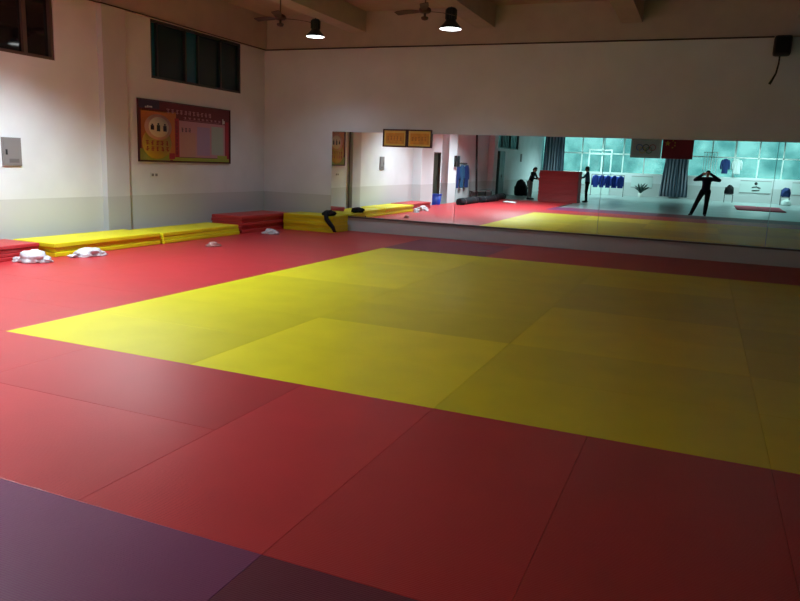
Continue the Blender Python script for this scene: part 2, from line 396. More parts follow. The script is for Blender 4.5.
# ------------------------------------------------------------------ wall fittings
# grey electrical box
r = thing('electrical_box', 'grey metal electrical box on the left wall at the picture edge', 'electrical box', (WX, 7.87, 1.30))
obj('cabinet_body', boxes((0, .025, -.165, .165, 0, .43), bevel=.004), 'grey', r)
bd = obj('box_door', boxes((.026, .032, -.145, .145, .02, .41), bevel=.004), 'grey', r)
obj('latch', boxes((.033, .042, -.12, -.09, .17, .25), bevel=.003), 'black', bd)
obj('label_plate', boxes((.033, .035, -.06, .11, .05, .11)), 'greydark', bd)
# socket
r = thing('wall_socket', 'white double socket on the wall below the notice board', 'socket', (WX, 10.97, 1.12))
obj('plate', boxes((0, .01, -.10, .10, 0, .10), bevel=.003), 'whiteplastic', r)
for s in (-1, 1): obj('outlet', boxes((.0101, .015, s*.05-.03, s*.05+.03, .025, .075), bevel=.001), 'grey', r)
# notice board: local frame u along +y, v up
NB = thing('notice_board', 'large red and yellow printed notice board below the teal window', 'notice board', (WX+.0, 10.57, 1.44))
L_, Hh = 2.77, 1.12
obj('backing', boxes((.001, .025, 0, L_, 0, Hh), bevel=.003), 'p_maroon', NB)
def patch(name, rects, m, layer):
    bm = B(); x = .0255+.0012*layer
    for a, b, c, d in rects: box(bm, x, x+.001, a*L_, b*L_, (1-d)*Hh, (1-c)*Hh)
    return obj(name, bm, m, NB)
patch('title_band', [(.0, .99, .02, .17)], 'p_maroon', 0)
patch('title_corner', [(.0, .2, .0, .13)], 'p_dark', 1)
patch('corner_mark', [(.06, .075, .10, .125), (.08, .095, .085, .12), (.10, .13, .09, .115)], 'p_white', 2)
patch('yellow_panel', [(.02, .37, .15, .98)], 'p_orange', 0)
patch('olive_ground', [(.0, .30, .80, .99), (.33, .99, .93, .99)], 'p_olive', 1)
# yellow fan shaped lower part and white oval with three figures
bm = B(); lathe(bm, [(0, 0), (1, 0), (1, .0012), (0, .0012)], 40, cap=False)
bmesh.ops.transform(bm, matrix=Matrix.Translation((.029, .17*L_, .30*Hh)) @ Matrix.Rotation(PI/2, 4, 'Y') @ Matrix.Diagonal((.27*Hh, .145*L_, 1, 1)), verts=bm.verts)
obj('yellow_fan', bm, 'p_yellow', NB)
bm = B(); lathe(bm, [(0, 0), (1, 0), (1, .0012), (0, .0012)], 40, cap=False)
bmesh.ops.transform(bm, matrix=Matrix.Translation((.0295, .185*L_, .57*Hh)) @ Matrix.Rotation(PI/2, 4, 'Y') @ Matrix.Diagonal((.215*Hh, .135*L_, 1, 1)), verts=bm.verts)
obj('orange_ring', bm, 'p_peach', NB)
bm = B(); lathe(bm, [(0, 0), (1, 0), (1, .0012), (0, .0012)], 40, cap=False)
bmesh.ops.transform(bm, matrix=Matrix.Translation((.031, .19*L_, .57*Hh)) @ Matrix.Rotation(PI/2, 4, 'Y') @ Matrix.Diagonal((.17*Hh, .10*L_, 1, 1)), verts=bm.verts)
obj('pale_oval', bm, 'p_cream', NB)
for k, (u, hh) in enumerate(((.125, .10), (.185, .14), (.25, .13))):
    bm = B()
    box(bm, .0325, .0335, (u-.017)*L_, (u+.017)*L_, (.57-hh/2)*Hh, (.57+hh*.25)*Hh)
    box(bm, .0325, .0335, (u-.009)*L_, (u+.009)*L_, (.57+hh*.28)*Hh, (.57+hh*.5)*Hh)
    obj('printed_figure', bm, 'p_ink', NB)
rng = random.Random(3)
def glyph_rects(u0, u1, v0, v1, n, rows=1):
    out = []
    for rr in range(rows):
        va = v0+(v1-v0)*rr/rows; vb = va+(v1-v0)/rows*.78
        for k in range(n):
            a = u0+(u1-u0)*k/n; b = a+(u1-u0)/n*.78
            for j in range(3):
                y = va+(vb-va)*(j+.1)/3; out.append((a+(b-a)*rng.uniform(0, .3), b-(b-a)*rng.uniform(0, .3), y, y+(vb-va)*.14))
            xm = a+(b-a)*rng.uniform(.3, .6); out.append((xm, xm+(b-a)*.16, va, vb))
    return out
patch('lower_writing', glyph_rects(.055, .30, .66, .86, 5, 2), 'p_red', 6)
patch('red_column', [(.355, .40, .25, .93), (.945, .985, .22, .93)], 'p_red', 2)
patch('column_writing', glyph_rects(.36, .395, .3, .9, 1, 8), 'p_maroon', 3)
patch('title_writing', glyph_rects(.27, .78, .10, .20, 11), 'p_pink', 3)
patch('subtitle_writing', glyph_rects(.45, .9, .21, .255, 9)+[(.45, .888, .258, .263)], 'p_pink', 3)
patch('pink_sheet', [(.40, .94, .28, .92)], 'p_pink', 0)
patch('salmon_sheet', [(.41, .58, .48, .92)], 'p_salmon', 1)
patch('lavender_sheet', [(.60, .75, .36, .88)], 'p_lav', 1)
patch('pale_green_sheet', [(.77, .92, .33, .86)], 'p_green', 1)
patch('black_writing', glyph_rects(.42, .54, .40, .50, 3), 'p_ink', 3)
patch('red_flower', [(.29, .35, .86, .96)], 'p_red', 4)
patch('green_leaves', [(.84, .96, .87, .96)], 'p_olive', 4)
patch('white_ribbon', [(.905, .918, .17, .27), (.918, .935, .20, .26)], 'p_white', 5)
obj('border', boxes((.001, .04, -.02, 0, -.02, Hh+.02), (.001, .04, L_, L_+.02, -.02, Hh+.02), (.001, .04, 0, L_, -.02, 0), (.001, .04, 0, L_, Hh, Hh+.02)), 'signframe', NB)

# two gold plaques above the mirror
for k, (x, lb) in enumerate(((-6.70, 'left one of two gold framed plaques above the mirror'), (-6.115, 'right one of two gold framed plaques above the mirror'))):
    r = thing('gold_plaque', lb, 'plaque', (x, NY-.034, 1.935), 0, 'gold plaques over the mirror top')
    W_, H_ = .575, .385
    obj('backboard', boxes((.0, W_, -.012, 0, 0, H_)), 'signframe', r)
    obj('plaque_frame', boxes((0, .03, -.03, -.0121, 0, H_), (W_-.03, W_, -.03, -.0121, 0, H_), (.03, W_-.03, -.03, -.0121, 0, .03), (.03, W_-.03, -.03, -.0121, H_-.03, H_)), 'signframe', r)
    pf = obj('plaque_face', boxes((.031, W_-.031, -.018, -.0121, .031, H_-.031)), 'goldlight', r)
    obj('inner_panel', boxes((.075, W_-.06, -.0195, -.0181, .07, H_-.08)), 'gold', pf)
    bm = B(); rg = random.Random(k)
    for n in range(5):
        a = .10+n*.075
        for j in range(3): box(bm, a+rg.uniform(0, .012), a+.058-rg.uniform(0, .012), -.0205, -.0196, .15+j*.032, .157+j*.032)
        box(bm, a+.026, a+.033, -.0206, -.0196, .14, .235)
    obj('writing', bm, 'signred', pf)

# cable along the beam edges
bm = B()
tube(bm, [(WX+.10, 8.4, BMZ-.012), (WX+.11, 9.6, BMZ-.012), (WX+.15, 9.66, BMZ-.012), (WX+.15, 10.3, BMZ-.012), (WX+.135, 14.6, BMZ-.012), (WX+.16, NY-.15, BMZ-.012), (-4, NY-.15, BMZ-.012), (.84, NY-.15, BMZ-.012)], .013, 6)
tag(obj('cable', bm, 'brownmetal'), 'thin dark cable running along the edge of the beam to the speaker', 'cable')
# droopy wire on pillar and conduit beside pillar
bm = B(); tube(bm, [(WX+.13, 9.2, 3.73), (WX+.135, 9.66, 3.72), (WX+.135, 10.1, 3.73)], .008, 6)
bm.free()
bm = B(); tube(bm, [(WX+.018, 10.222, 0.03), (WX+.018, 10.222, 1.2), (WX+.018, 10.225, BMZ-.03)], .016, 8)
tag(obj('conduit', bm, 'greydark'), 'thin vertical grey conduit running down beside the shallow pillar', 'conduit')

# wall speaker with its dangling cord
r = thing('wall_speaker', 'black speaker high on the far wall at the end of the cable', 'speaker', (.98, NY, 3.70))
sc_ = obj('speaker_cabinet', boxes((-.14, .14, -.34, -.13, 0, .34), bevel=.05), 'black', r)
obj('speaker_grille', boxes((-.11, .11, -.352, -.341, .04, .30), bevel=.004), 'blackcloth', sc_)
obj('bracket', boxes((-.03, .03, -.15, -.001, .12, .2)), 'black', r)
bm = B(); tube(bm, [(-.02, -.2, .01), (-.02, -.18, -.12), (-.04, -.15, -.28), (-.09, -.13, -.40), (-.12, -.12, -.46)], [.013, .014, .016, .02, .025], 8)
obj('cord', bm, 'black', r)

# ------------------------------------------------------------------ high bay lamps
def high_bay(name, loc, label, power, lit=True, rim=.20, tint=(.78, .95, 1), cone=110, blend=.3, glow=12):
    r = thing(name, label, 'lamp', loc, 0, 'hanging high bay lamps')
    k = rim/.20
    bm = B(); lathe(bm, [(.085*k, .155*k), (.10*k, .13*k), (.15*k, .075*k), (.19*k, .03*k), (.205*k, 0), (.198*k, 0), (.182*k, .028*k), (.14*k, .075*k), (.09*k, .125*k), (.01, .13*k)], 40, cap=False)
    obj('lamp_shade', bm, 'darkmetal', r)
    bm = B(); lathe(bm, [(.088*k, .150*k), (.092*k, .16*k), (.092*k, .34*k), (.07*k, .36*k), (.03, .37*k)], 24)
    for a in range(12):
        box(bm, .09*k, .105*k, -.006, .006, .17*k, .33*k, mx=Matrix.Rotation(a*PI/6, 4, 'Z'))
    obj('ballast_housing', bm, 'darkmetal', r)
    top = CZ-loc[2]
    bm = B(); tube(bm, [(0, 0, .36*k), (0, 0, top-.02)], .012, 8); lathe(bm, [(.05, top-.03), (.05, top-.002)], 16)
    obj('hanging_rod', bm, 'rod', r)
    bm = B(); lathe(bm, [(.001, .010*k), (.12*k, .004*k), (.193*k, .004), (.193*k, .012), (.001, .014*k)], 40, cap=False)
    obj('lamp_glass', bm, 'lampglass' if lit else 'lampoff', r)
    if lit:
        g_ = [c for c in r.children if c.name.startswith('lamp_glass')][0]
        key = 'lamp_glow_%d' % glow
        if key not in M: M[key] = mat('lit_lamp_glass', (1, 1, 1), .4, emit=(.93, 1, 1), estr=glow)
        g_.data.materials[0] = M[key]
        ld = bpy.data.lights.new('lamp_light', 'SPOT'); ld.energy = power; ld.color = tint; ld.spot_size = math.radians(cone); ld.spot_blend = blend; ld.shadow_soft_size = .12
        lo = bpy.data.objects.new('lamp_light', ld); C.objects.link(lo); lo.parent = r; lo.location = (0, 0, -.03)
    return r
high_bay('high_bay_lamp', (-7.5, 13.02, 4.0), 'lit dark high bay lamp, left one before the mirror wall', LAMP_POWER['far_a'], rim=.185, cone=128, blend=.9, tint=(.62, .85, 1), glow=5)
high_bay('high_bay_lamp', (-4.5, 12.62, 3.98), 'lit dark high bay lamp, right one before the mirror wall', LAMP_POWER['far_b'], rim=.20, cone=128, blend=.9, tint=(.62, .85, 1), glow=5)
high_bay('high_bay_lamp', (-7.6, 7.15, 4.05), 'lit high bay lamp hanging out of the picture beside the bronze window', LAMP_POWER['near'], glow=45, cone=127, blend=.7)
high_bay('high_bay_lamp', (-6.8, 1.9, 4.05), 'lit high bay lamp hanging nearest the photographer', LAMP_POWER['mid'], cone=138, blend=.75)
high_bay('high_bay_lamp', (-5.9, -14.6, 4.05), 'added unseen greenish fill lamp near the far glazing, left of the flags', LAMP_POWER['rear'], tint=(.6, 1, .95), cone=150, blend=.6)  # added out of view to brighten the rear of the hall, no known source
high_bay('high_bay_lamp', (2.8, -14.6, 4.05), 'added unseen greenish fill lamp near the far glazing, on the unlit right side', LAMP_POWER['rear'], tint=(.6, 1, .95), cone=150, blend=.6)  # second unseen fill, added to lift the floor and low wall by the glazing
high_bay('high_bay_lamp', (1.33, 13.2, 4.16), 'unlit black high bay lamp above the wall speaker', 0, lit=False, rim=.17)

# ------------------------------------------------------------------ ceiling fans
def fan(loc, label, rot, R=.52):
    r = thing('ceiling_fan', label, 'ceiling fan', loc, rot, 'brown ceiling fans')
    bm = B(); lathe(bm, [(.03, -.03), (.085, -.02), (.10, .01), (.09, .04), (.05, .065), (.02, .075)], 24); obj('motor_housing', bm, 'brownmetal', r)
    bm = B(); lathe(bm, [(.02, -.03), (.02, -.075), (.055, -.085), (.06, -.10), (.045, -.125), (.012, -.135)], 20); obj('lower_knob', bm, 'brownmetal', r)
    top = CZ-loc[2]; bm = B(); tube(bm, [(0, 0, .07), (0, 0, top-.03)], .012, 8); lathe(bm, [(.05, top-.05), (.06, top-.002)], 16); obj('down_rod', bm, 'rod', r)
    for k in range(3):
        bm = B(); n = 10; prev = None
        for i in range(n+1):
            t = i/n; x = .08+(R-.08)*t; wd = .03+.035*min(1, t*3)*(1 if t < .93 else .75); tw = .22
            a = (x, -wd, -wd*tw+.012*math.sin(t*3)); b_ = (x, wd, wd*tw+.012*math.sin(t*3))
            q = [bm.verts.new((p[0], p[1], p[2]+dz)) for p in (a, b_) for dz in (0, .008)]
            if prev:
                for f in ((0, 2, 1, 3),):
                    bm.faces.new((prev[0], prev[2], q[2], q[0])); bm.faces.new((prev[1], q[1], q[3], prev[3])); bm.faces.new((prev[0], q[0], q[1], prev[1])); bm.faces.new((prev[2], prev[3], q[3], q[2]))
            else: bm.faces.new((q[0], q[1], q[3], q[2]))
            prev = q
        bm.faces.new((prev[0], prev[2], prev[3], prev[1]))
        bmesh.ops.transform(bm, matrix=Matrix.Rotation(k*2*PI/3, 4, 'Z'), verts=bm.verts)
        obj('blade', bm, 'brownmetal', r)
    return r
fan((-6.95, 10.87, 3.92), 'brown ceiling fan with long thin blades, left one beside a lit lamp', .92, .54)
fan((-4.30, 10.84, 3.92), 'brown ceiling fan with long thin blades, right one nearer the centre', .86, .54)

# ------------------------------------------------------------------ bags and small things on the mats
def crumple(name, loc, s, m, seed, label, cat, rotz=0, rough=.32, parent=None):
    bm = B(); bmesh.ops.create_icosphere(bm, subdivisions=4, radius=1)
    for v in bm.verts:
        p = v.co.copy(); n1 = noise.noise(p*1.7+Vector((seed*3.1, 0, 0))); n2 = abs(noise.noise(p*4.3+Vector((0, seed*2.3, 0)))); n3 = abs(noise.noise(p*9+Vector((seed, 1, 0))))
        k = 1+rough*n1-rough*.7*n2+.12*n3
        v.co = Vector((p.x*s[0], p.y*s[1], max(p.z, -.35)*s[2]))*k
    mz = min(v.co.z for v in bm.verts)
    for v in bm.verts: v.co.z -= mz
    for f in bm.faces: f.smooth = True
    o = obj(name, bm, m, parent, loc=loc, rotz=rotz)
    if label: tag(o, label, cat)
    return o
def plastic_bag(loc, s, seed, label, rotz=0, m='bag'):
    s = tuple(v*.85 for v in s)
    r = thing('plastic_bag', label, 'plastic bag', loc, rotz)
    crumple('bag_body', (0, 0, 0), s, m, seed, None, None, parent=r)
    crumple('bag_fold', (s[0]*.75, s[1]*.2, 0), (s[0]*.55, s[1]*.6, s[2]*.55), m, seed+30, None, None, parent=r, rough=.5)
    crumple('bag_handle', (-s[0]*.9, -s[1]*.1, 0), (s[0]*.45, s[1]*.35, s[2]*.4), m, seed+40, None, None, parent=r, rough=.6)
    return r
plastic_bag((-8.62, 7.12, 0), (.24, .18, .14), 1, 'white plastic bag on the red mats beside the low red pile', .4)
plastic_bag((-8.5, 8.0, 0), (.26, .13, .11), 2, 'white plastic bag lying against the front of the yellow pile', 1.2)
plastic_bag((-8.35, 12.75, 0), (.17, .11, .10), 3, 'small white plastic bag at the end of the corner red pile', .2)
plastic_bag((-7.9, 10.25, 0), (.13, .09, .07), 4, 'small pinkish plastic bag lying alone on the red mats', .9, 'pinkbag')
# black bag with strap on the corner of the yellow pile
r = thing('black_bag', 'black soft bag slumped over the corner of the far yellow pile', 'bag', (-7.64, 14.02, .372), 0)
crumple('bag_body', (0, 0, 0), (.15, .13, .09), 'blackcloth', 9, None, None, parent=r)
bm = B(); tube(bm, [(0, -.08, .08), (.0, -.16, .07), (.03, -.19, -.06), (.12, -.19, -.16), (.2, -.19, -.24), (.235, -.18, -.32), (.25, -.14, -.33)], [.03, .045, .05, .05, .045, .035, .02], 8)
obj('hanging_strap', bm, 'blackcloth', r)

# ------------------------------------------------------------------ left wall recess, seen in the mirror
r = thing('waste_bin', 'blue plastic bin beside the dark door', 'bin', (-9.5, 3.45, FZ))
bm = B(); lathe(bm, [(.15, 0), (.21, .42), (.19, .42), (.14, .03), (.005, .03)], 28, cap=False); obj('bin_body', bm, 'blue', r)
bm = B(); lathe(bm, [(.205, .415), (.225, .42), (.225, .445), (.205, .45), (.195, .43)], 28, cap=False); obj('bin_rim', bm, 'blue', r)
r = thing('pillar_speaker', 'small black speaker box on the white pillar beside the blue bin', 'speaker', (WX+.30, 1.25, 1.45))
sc_ = obj('speaker_cabinet', boxes((0, .16, -.14, .14, 0, .45), bevel=.01), 'black', r)
obj('speaker_grille', boxes((.161, .168, -.11, .11, .04, .40), bevel=.002), 'blackcloth', sc_)
# coats on a wall rail
r = thing('coat_rail', 'dark rail on the left wall holding blue coats', 'rail', (WX, -.25, 1.56))
rl = obj('rail', boxes((0, .03, -1.0, 1.0, 0, .06), bevel=.005), 'frame', r)
for k in range(5): obj('hook', boxes((.031, .09, -.8+k*.4-.008, -.8+k*.4+.008, .02, .035)), 'rod', rl)
def coat(loc, rotz, m, label, w_=.42, h_=.95, seed=0):
    bm = B(); nx, nz = 14, 16; vs = {}
    for side in (0, 1):
        for i in range(nx+1):
            for j in range(nz+1):
                u = i/nx*2-1; t = j/nz
                wd = w_/2*(.25+.75*min(1, t*5)**.6)*(1-.12*t+.1*math.sin(t*4+seed))
                x = u*wd; th = .07*math.sqrt(max(0, 1-u*u*.98))+.012*math.sin(u*9+seed)+.01*math.sin(u*17+t*5)
                vs[side, i, j] = bm.verts.new((x, (th if side else -th*.55), -t*h_-.02*abs(math.sin(u*6+seed))*t))
    for side in (0, 1):
        for i in range(nx):
            for j in range(nz):
                q = [vs[side, i, j], vs[side, i+1, j], vs[side, i+1, j+1], vs[side, i, j+1]]
                f = bm.faces.new(q if side else q[::-1]); f.smooth = True
    for i in range(nx):
        bm.faces.new((vs[0, i, 0], vs[0, i+1, 0], vs[1, i+1, 0], vs[1, i, 0])); bm.faces.new((vs[0, i, nz], vs[1, i, nz], vs[1, i+1, nz], vs[0, i+1, nz]))
    for j in range(nz):
        for i in (0, nx): bm.faces.new((vs[0, i, j], vs[1, i, j], vs[1, i, j+1], vs[0, i, j+1]))
    r = thing('hanging_coat', label, 'coat', loc, rotz)
    cb = obj('coat_body', bm, m, r)
    for s in (-1, 1):
        bm = B(); tube(bm, [(s*w_*.40, 0, -.07), (s*w_*.52, .01, -.22), (s*w_*.56, .02, -.45), (s*w_*.55, .03, -.62)], [.05, .055, .05, .045], 10)
        obj('sleeve', bm, m, cb)
    return r
cl = ['nearest the pillar with the speaker', 'the middle one of three', 'farthest from the speaker pillar, beside the black pole']
for k in range(3): coat((WX+.12, .42-.66*k, 1.52), -PI/2, 'tealcloth' if k % 2 else 'bluecloth', 'blue coat on the wall rail, %s' % cl[k], seed=k, h_=.95)
r = thing('leaning_pole', 'black pole leaning from its foot plate towards the left wall', 'pole', (-9.28, -1.15, FZ))
bm = B(); tube(bm, [(0, 0, .05), (-.3, -.45, 3.3)], .045, 12); obj('pole', bm, 'black', r)
obj('foot_plate', boxes((-.2, .2, -.2, .2, 0, .05), bevel=.01), 'black', r)
# bench and rolled black mats
r = thing('low_bench', 'low grey bench behind the black mat rolls', 'bench', (-9.6, -2.7, FZ))
obj('seat_board', boxes((-.2, .2, -1.6, 1.0, .38, .43), bevel=.008), 'grey', r)
for a in (-1.45, .85):
    for s in (-.15, .15): obj('leg', boxes((s-.025, s+.025, a-.025, a+.025, 0, .379)), 'greydark', r)
for k, (x, y, R_, ln, rz, lb) in enumerate(((-8.75, 1.75, .15, 2.2, 0, 'black rolled mat on the floor, the end nearer the blue bin'), (-8.6, -.65, .15, 2.2, .06, 'black rolled mat on the floor, the middle one of three'), (-8.75, -2.95, .15, 1.9, -.04, 'black rolled mat in front of the grey bench, farthest from the blue bin'))):
    r = thing('rolled_mat', lb, 'rolled mat', (x, y, FZ+R_+.001), rz, None)
    bm = B()
    lathe(bm, [(.02, -ln/2), (R_*.5, -ln/2-.004), (R_*.9, -ln/2), (R_, -ln/2+.02), (R_, ln/2-.02), (R_*.9, ln/2), (.02, ln/2+.004)], 28, mx=Matrix.Rotation(PI/2, 4, 'X'))
    ro = obj('roll', bm, 'blackcloth', r)
    for s in (-.3, .3):
        bm = B(); lathe(bm, [(R_+.004, s*ln-.02), (R_+.006, s*ln), (R_+.004, s*ln+.02), (R_-.002, s*ln+.02), (R_-.002, s*ln-.02)], 28, mx=Matrix.Rotation(PI/2, 4, 'X'), cap=False)
        obj('strap', bm, 'greydark', ro)
crumple('white_towel', (-7.7, -.9, 0.0), (.35, .16, .05), 'whitecloth', 5, 'white towel dropped on the mats beside the black rolls', 'towel', .5, .15)
r = thing('locker', 'tall dark green locker under the barred window', 'locker', (WX+.16, -6.1, FZ))
obj('locker_body', boxes((-.15, .15, -.5, .5, 0, 2.3), bevel=.01), 'greencab', r)
for s in (-1, 1):
    ld_ = obj('locker_door', boxes((.151, .165, s*.245-.235, s*.245+.235, .04, 2.26), bevel=.004), 'greencab', r)
    obj('handle', boxes((.166, .185, s*.05-.01, s*.05+.01, 1.0, 1.15), bevel=.003), 'rod', ld_)
# big black bag and tyre shape
r = thing('kit_bag', 'big rounded black kit bag standing by the left wall near the barred window', 'bag', (-9.2, -9.1, FZ))
crumple('bag_body', (0, 0, 0), (.36, .42, .62), 'blackcloth', 12, None, None, parent=r, rough=.12)
bm = B(); tube(bm, [(.30, -.2, .35), (.38, -.12, .6), (.3, 0, .82), (.38, .12, .6), (.30, .2, .35)], .022, 8); obj('shoulder_strap', bm, 'black', r)
# notice on far left wall
tag(obj('wall_clock', boxes((0, .03, -.16, .16, -.22, .22), bevel=.01), 'greydark', loc=(WX, -11.3, 2.0)), 'small dark framed board on the far left wall', 'wall board')

# ------------------------------------------------------------------ curtains, flags and the rear wall
def curtain(x0, x1, y, z0, z1, label, gather=.6, amp=.07, folds=9):
    r = thing('curtain', label, 'curtain', ((x0+x1)/2, y, z0), 0, 'striped curtains by the far glazing')
    bm = B(); n = folds*10; m = 12; g = {}
    for i in range(n+1):
        for j in range(m+1):
            t = j/m; u = i/n*2-1; wd = (x1-x0)/2*(1-(1-gather)*t**1.3)
            g[i, j] = bm.verts.new((u*wd, amp*math.sin(i/n*folds*2*PI)*(1-.35*t)+.02*math.sin(i*.9+t*3), t*(z1-z0)))
    for i in range(n):
        for j in range(m):
            f = bm.faces.new((g[i, j], g[i+1, j], g[i+1, j+1], g[i, j+1])); f.smooth = True
    o = obj('curtain_cloth', bm, 'curtain', r); s = o.modifiers.new('solid', 'SOLIDIFY'); s.thickness = .006
    bm = B(); tube(bm, [(-(x1-x0)/2-.1, 0, z1-z0+.03), ((x1-x0)/2+.1, 0, z1-z0+.03)], .018, 8)
    for k in range(folds): 
        xx = (-(x1-x0)/2+(x1-x0)*(k+.5)/folds)*gather
        lathe(bm, [(.03, -.004), (.03, .004), (.022, .004), (.022, -.004), (.03, -.004)], 12, mx=Matrix.Translation((xx, 0, z1-z0+.03)) @ Matrix.Rotation(PI/2, 4, 'Y'), cap=False)
    obj('curtain_rail', bm, 'rod', r)
    return r
curtain(-2.5, -.9, -16.7, .06, 3.72, 'striped curtain gathered narrow at the top, below the red flag', .55, .07, 9)
curtain(-9.7, -8.35, -16.7, .55, 3.72, 'dark striped curtain bunched in the far corner behind the red pile', .9, .08, 8)
def flag(x0, x1, z0, z1, m, label):
    r = thing('flag', label, 'flag', (x0, -12, z0))
    bm = B(); n = 24; W_ = x1-x0; g = {}
    for i in range(n+1):
        for j in range(7): g[i, j] = bm.verts.new((W_*i/n, .025*math.sin(i*.55)*(1-j/6*.7), (z1-z0)*j/6))
    for i in range(n):
        for j in range(6):
            f = bm.faces.new((g[i, j], g[i+1, j], g[i+1, j+1], g[i, j+1])); f.smooth = True
    o = obj('flag_cloth', bm, m, r); s = o.modifiers.new('solid', 'SOLIDIFY'); s.thickness = .006; s.offset = -1
    for x in (.05, W_-.05):
        bm = B(); tube(bm, [(x, 0, z1-z0-.01), (x, 0, CZ-z0-.002)], .006, 6); obj('hanging_cord', bm, 'rod', r)
    return r
f1 = flag(-3.95, -2.37, 2.24, 3.30, 'flagwhite', 'white flag with five interlaced rings hanging left of the red flag')
rc = [('ringblue', -.36, .06), ('ringblack', 0, .06), ('ringred', .36, .06), ('ringyellow', -.18, -.09), ('ringgreen', .18, -.09)]
for c, dx, dz in rc:
    bm = B(); n = 32; cc = Vector((.79+dx*.95, .045, .50+dz))
    pts = [cc + Vector((.155*math.cos(2*PI*i/n), 0, .155*math.sin(2*PI*i/n))) for i in range(n+1)]
    tube(bm, pts, .017, 6); obj('printed_ring', bm, c, f1)
f2 = flag(-2.33, -.76, 2.24, 3.30, 'flagred', 'dark red flag with yellow stars hanging right of the ringed flag')
def star(parent, cx, cz, R_, rot):
    bm = B(); fr = [bm.verts.new((cx+(R_ if k % 2 == 0 else R_*.382)*math.sin(rot+k*PI/5), .036, cz+(R_ if k % 2 == 0 else R_*.382)*math.cos(rot+k*PI/5))) for k in range(10)]
    bk = [bm.verts.new((v.co.x, .032, v.co.z)) for v in fr]
    cf = bm.verts.new((cx, .036, cz)); cb = bm.verts.new((cx, .032, cz))
    for k in range(10):
        a = (k+1) % 10; bm.faces.new((cf, fr[k], fr[a])); bm.faces.new((cb, bk[a], bk[k])); bm.faces.new((fr[k], bk[k], bk[a], fr[a]))
    obj('printed_star', bm, 'flagyellow', parent)
star(f2, .26, .80, .155, 0)
for cx, cz, a in ((.52, .95, .4), (.63, .85, .9), (.63, .70, 0), (.52, .59, .5)): star(f2, cx, cz, .055, a)

# white inner door frame standing before the glazing
r = thing('door_2', 'white framed glass door in the far glazing beside the blue jackets', 'door'); r['kind'] = 'structure'
obj('door_frame', boxes((-6.9, -6.82, -16.98, -16.9, FZ, 2.75), (-5.55, -5.47, -16.98, -16.9, FZ, 2.75), (-6.82, -5.55, -16.98, -16.9, 2.67, 2.75), (-6.82, -5.55, -16.98, -16.9, 2.42, 2.52)), 'whiteframe', r)
obj('door_leaf', boxes((-6.82, -5.55, -16.96, -16.93, FZ, .9)), 'whiteframe', r)
# clothes rack with blue jackets
def rack(x0, x1, y, z, label, name='clothes_rack'):
    r = thing(name, label, 'clothes rack', ((x0+x1)/2, y, FZ)); W_ = (x1-x0)/2; h = z-FZ
    bm = B(); tube(bm, [(-W_, 0, h), (W_, 0, h)], .016, 8); obj('rail', bm, 'darkmetal', r)
    for s in (-1, 1):
        bm = B(); tube(bm, [(s*W_, 0, .03), (s*W_, 0, h)], .016, 8); obj('post', bm, 'darkmetal', r)
        bm = B(); tube(bm, [(s*W_, -.22, .02), (s*W_, .22, .02)], .018, 8); obj('foot', bm, 'darkmetal', r)
rack(-6.35, -4.45, -15.2, 1.22, 'low metal clothes rack holding navy jackets before the far glazing')
for k in range(5): coat((-6.1+.36*k, -15.2, 1.19), PI/2+.8, 'jacketblue', 'navy jacket on the low rack, %s from the left as the mirror shows it' % ORD[k], .4, .72, k)
# chairs with clothes
def chair(loc, rotz, label):
    r = thing('folding_chair', label, 'chair', loc, rotz)
    obj('seat', boxes((-.21, .21, -.2, .2, .43, .46), bevel=.01), 'greydark', r)
    obj('backrest', boxes((-.20, .20, -.225, -.2, .62, .86), bevel=.008), 'greydark', r)
    for sx in (-1, 1):
        for sy, top in ((-1, .86), (1, .43)):
            bm = B(); tube(bm, [(sx*.215, sy*.21, 0.0), (sx*.215, sy*.21, top)], .013, 8); obj('leg', bm, 'darkmetal', r)
    return r
chair((1.32, -15.3, FZ), 0, 'folding chair under the hanging blue and white jackets')
chair((4.17, -15.3, FZ), 0, 'folding chair at the right, before the far glazing')
def jacket_pile(loc, s, m, seed, label): crumple('folded_jacket', loc, s, m, seed, label, 'jacket', 0, .2)
jacket_pile((1.32, -15.24, FZ+.465), (.24, .15, .36), 'blackcloth', 20, 'black jacket heaped on the chair beside the photographer')
jacket_pile((4.17, -15.24, FZ+.465), (.24, .15, .36), 'bluecloth', 21, 'navy jacket heaped on the rightmost chair')
jacket_pile((4.22, -14.9, FZ), (.24, .2, .25), 'whitecloth', 22, 'white cloth lying at the foot of the rightmost chair')
# hanging clothes on the grille of the window
coat((.98, SY+.12, 2.42), PI, 'bluecloth', 'blue jacket hanging on the far window grille beside the photographer', .4, .85, 2)
coat((1.60, SY+.12, 2.42), PI, 'whitecloth', 'white jacket hanging on the far window beside the blue one', .44, .85, 3)
r = thing('window_grille', 'white vertical bar grille on the far window behind the photographer', 'grille', (0, SY+.02, 1.5))
for k in range(6):
    bm = B(); tube(bm, [(-.2+k*.14, 0, 0), (-.2+k*.14, 0, 1.25)], .018, 6); obj('bar', bm, 'whiteframe', r)
obj('crossbar', boxes((-.25, .55, -.012, .012, 1.24, 1.28), (-.25, .55, -.012, .012, -.03, 0)), 'whiteframe', r)
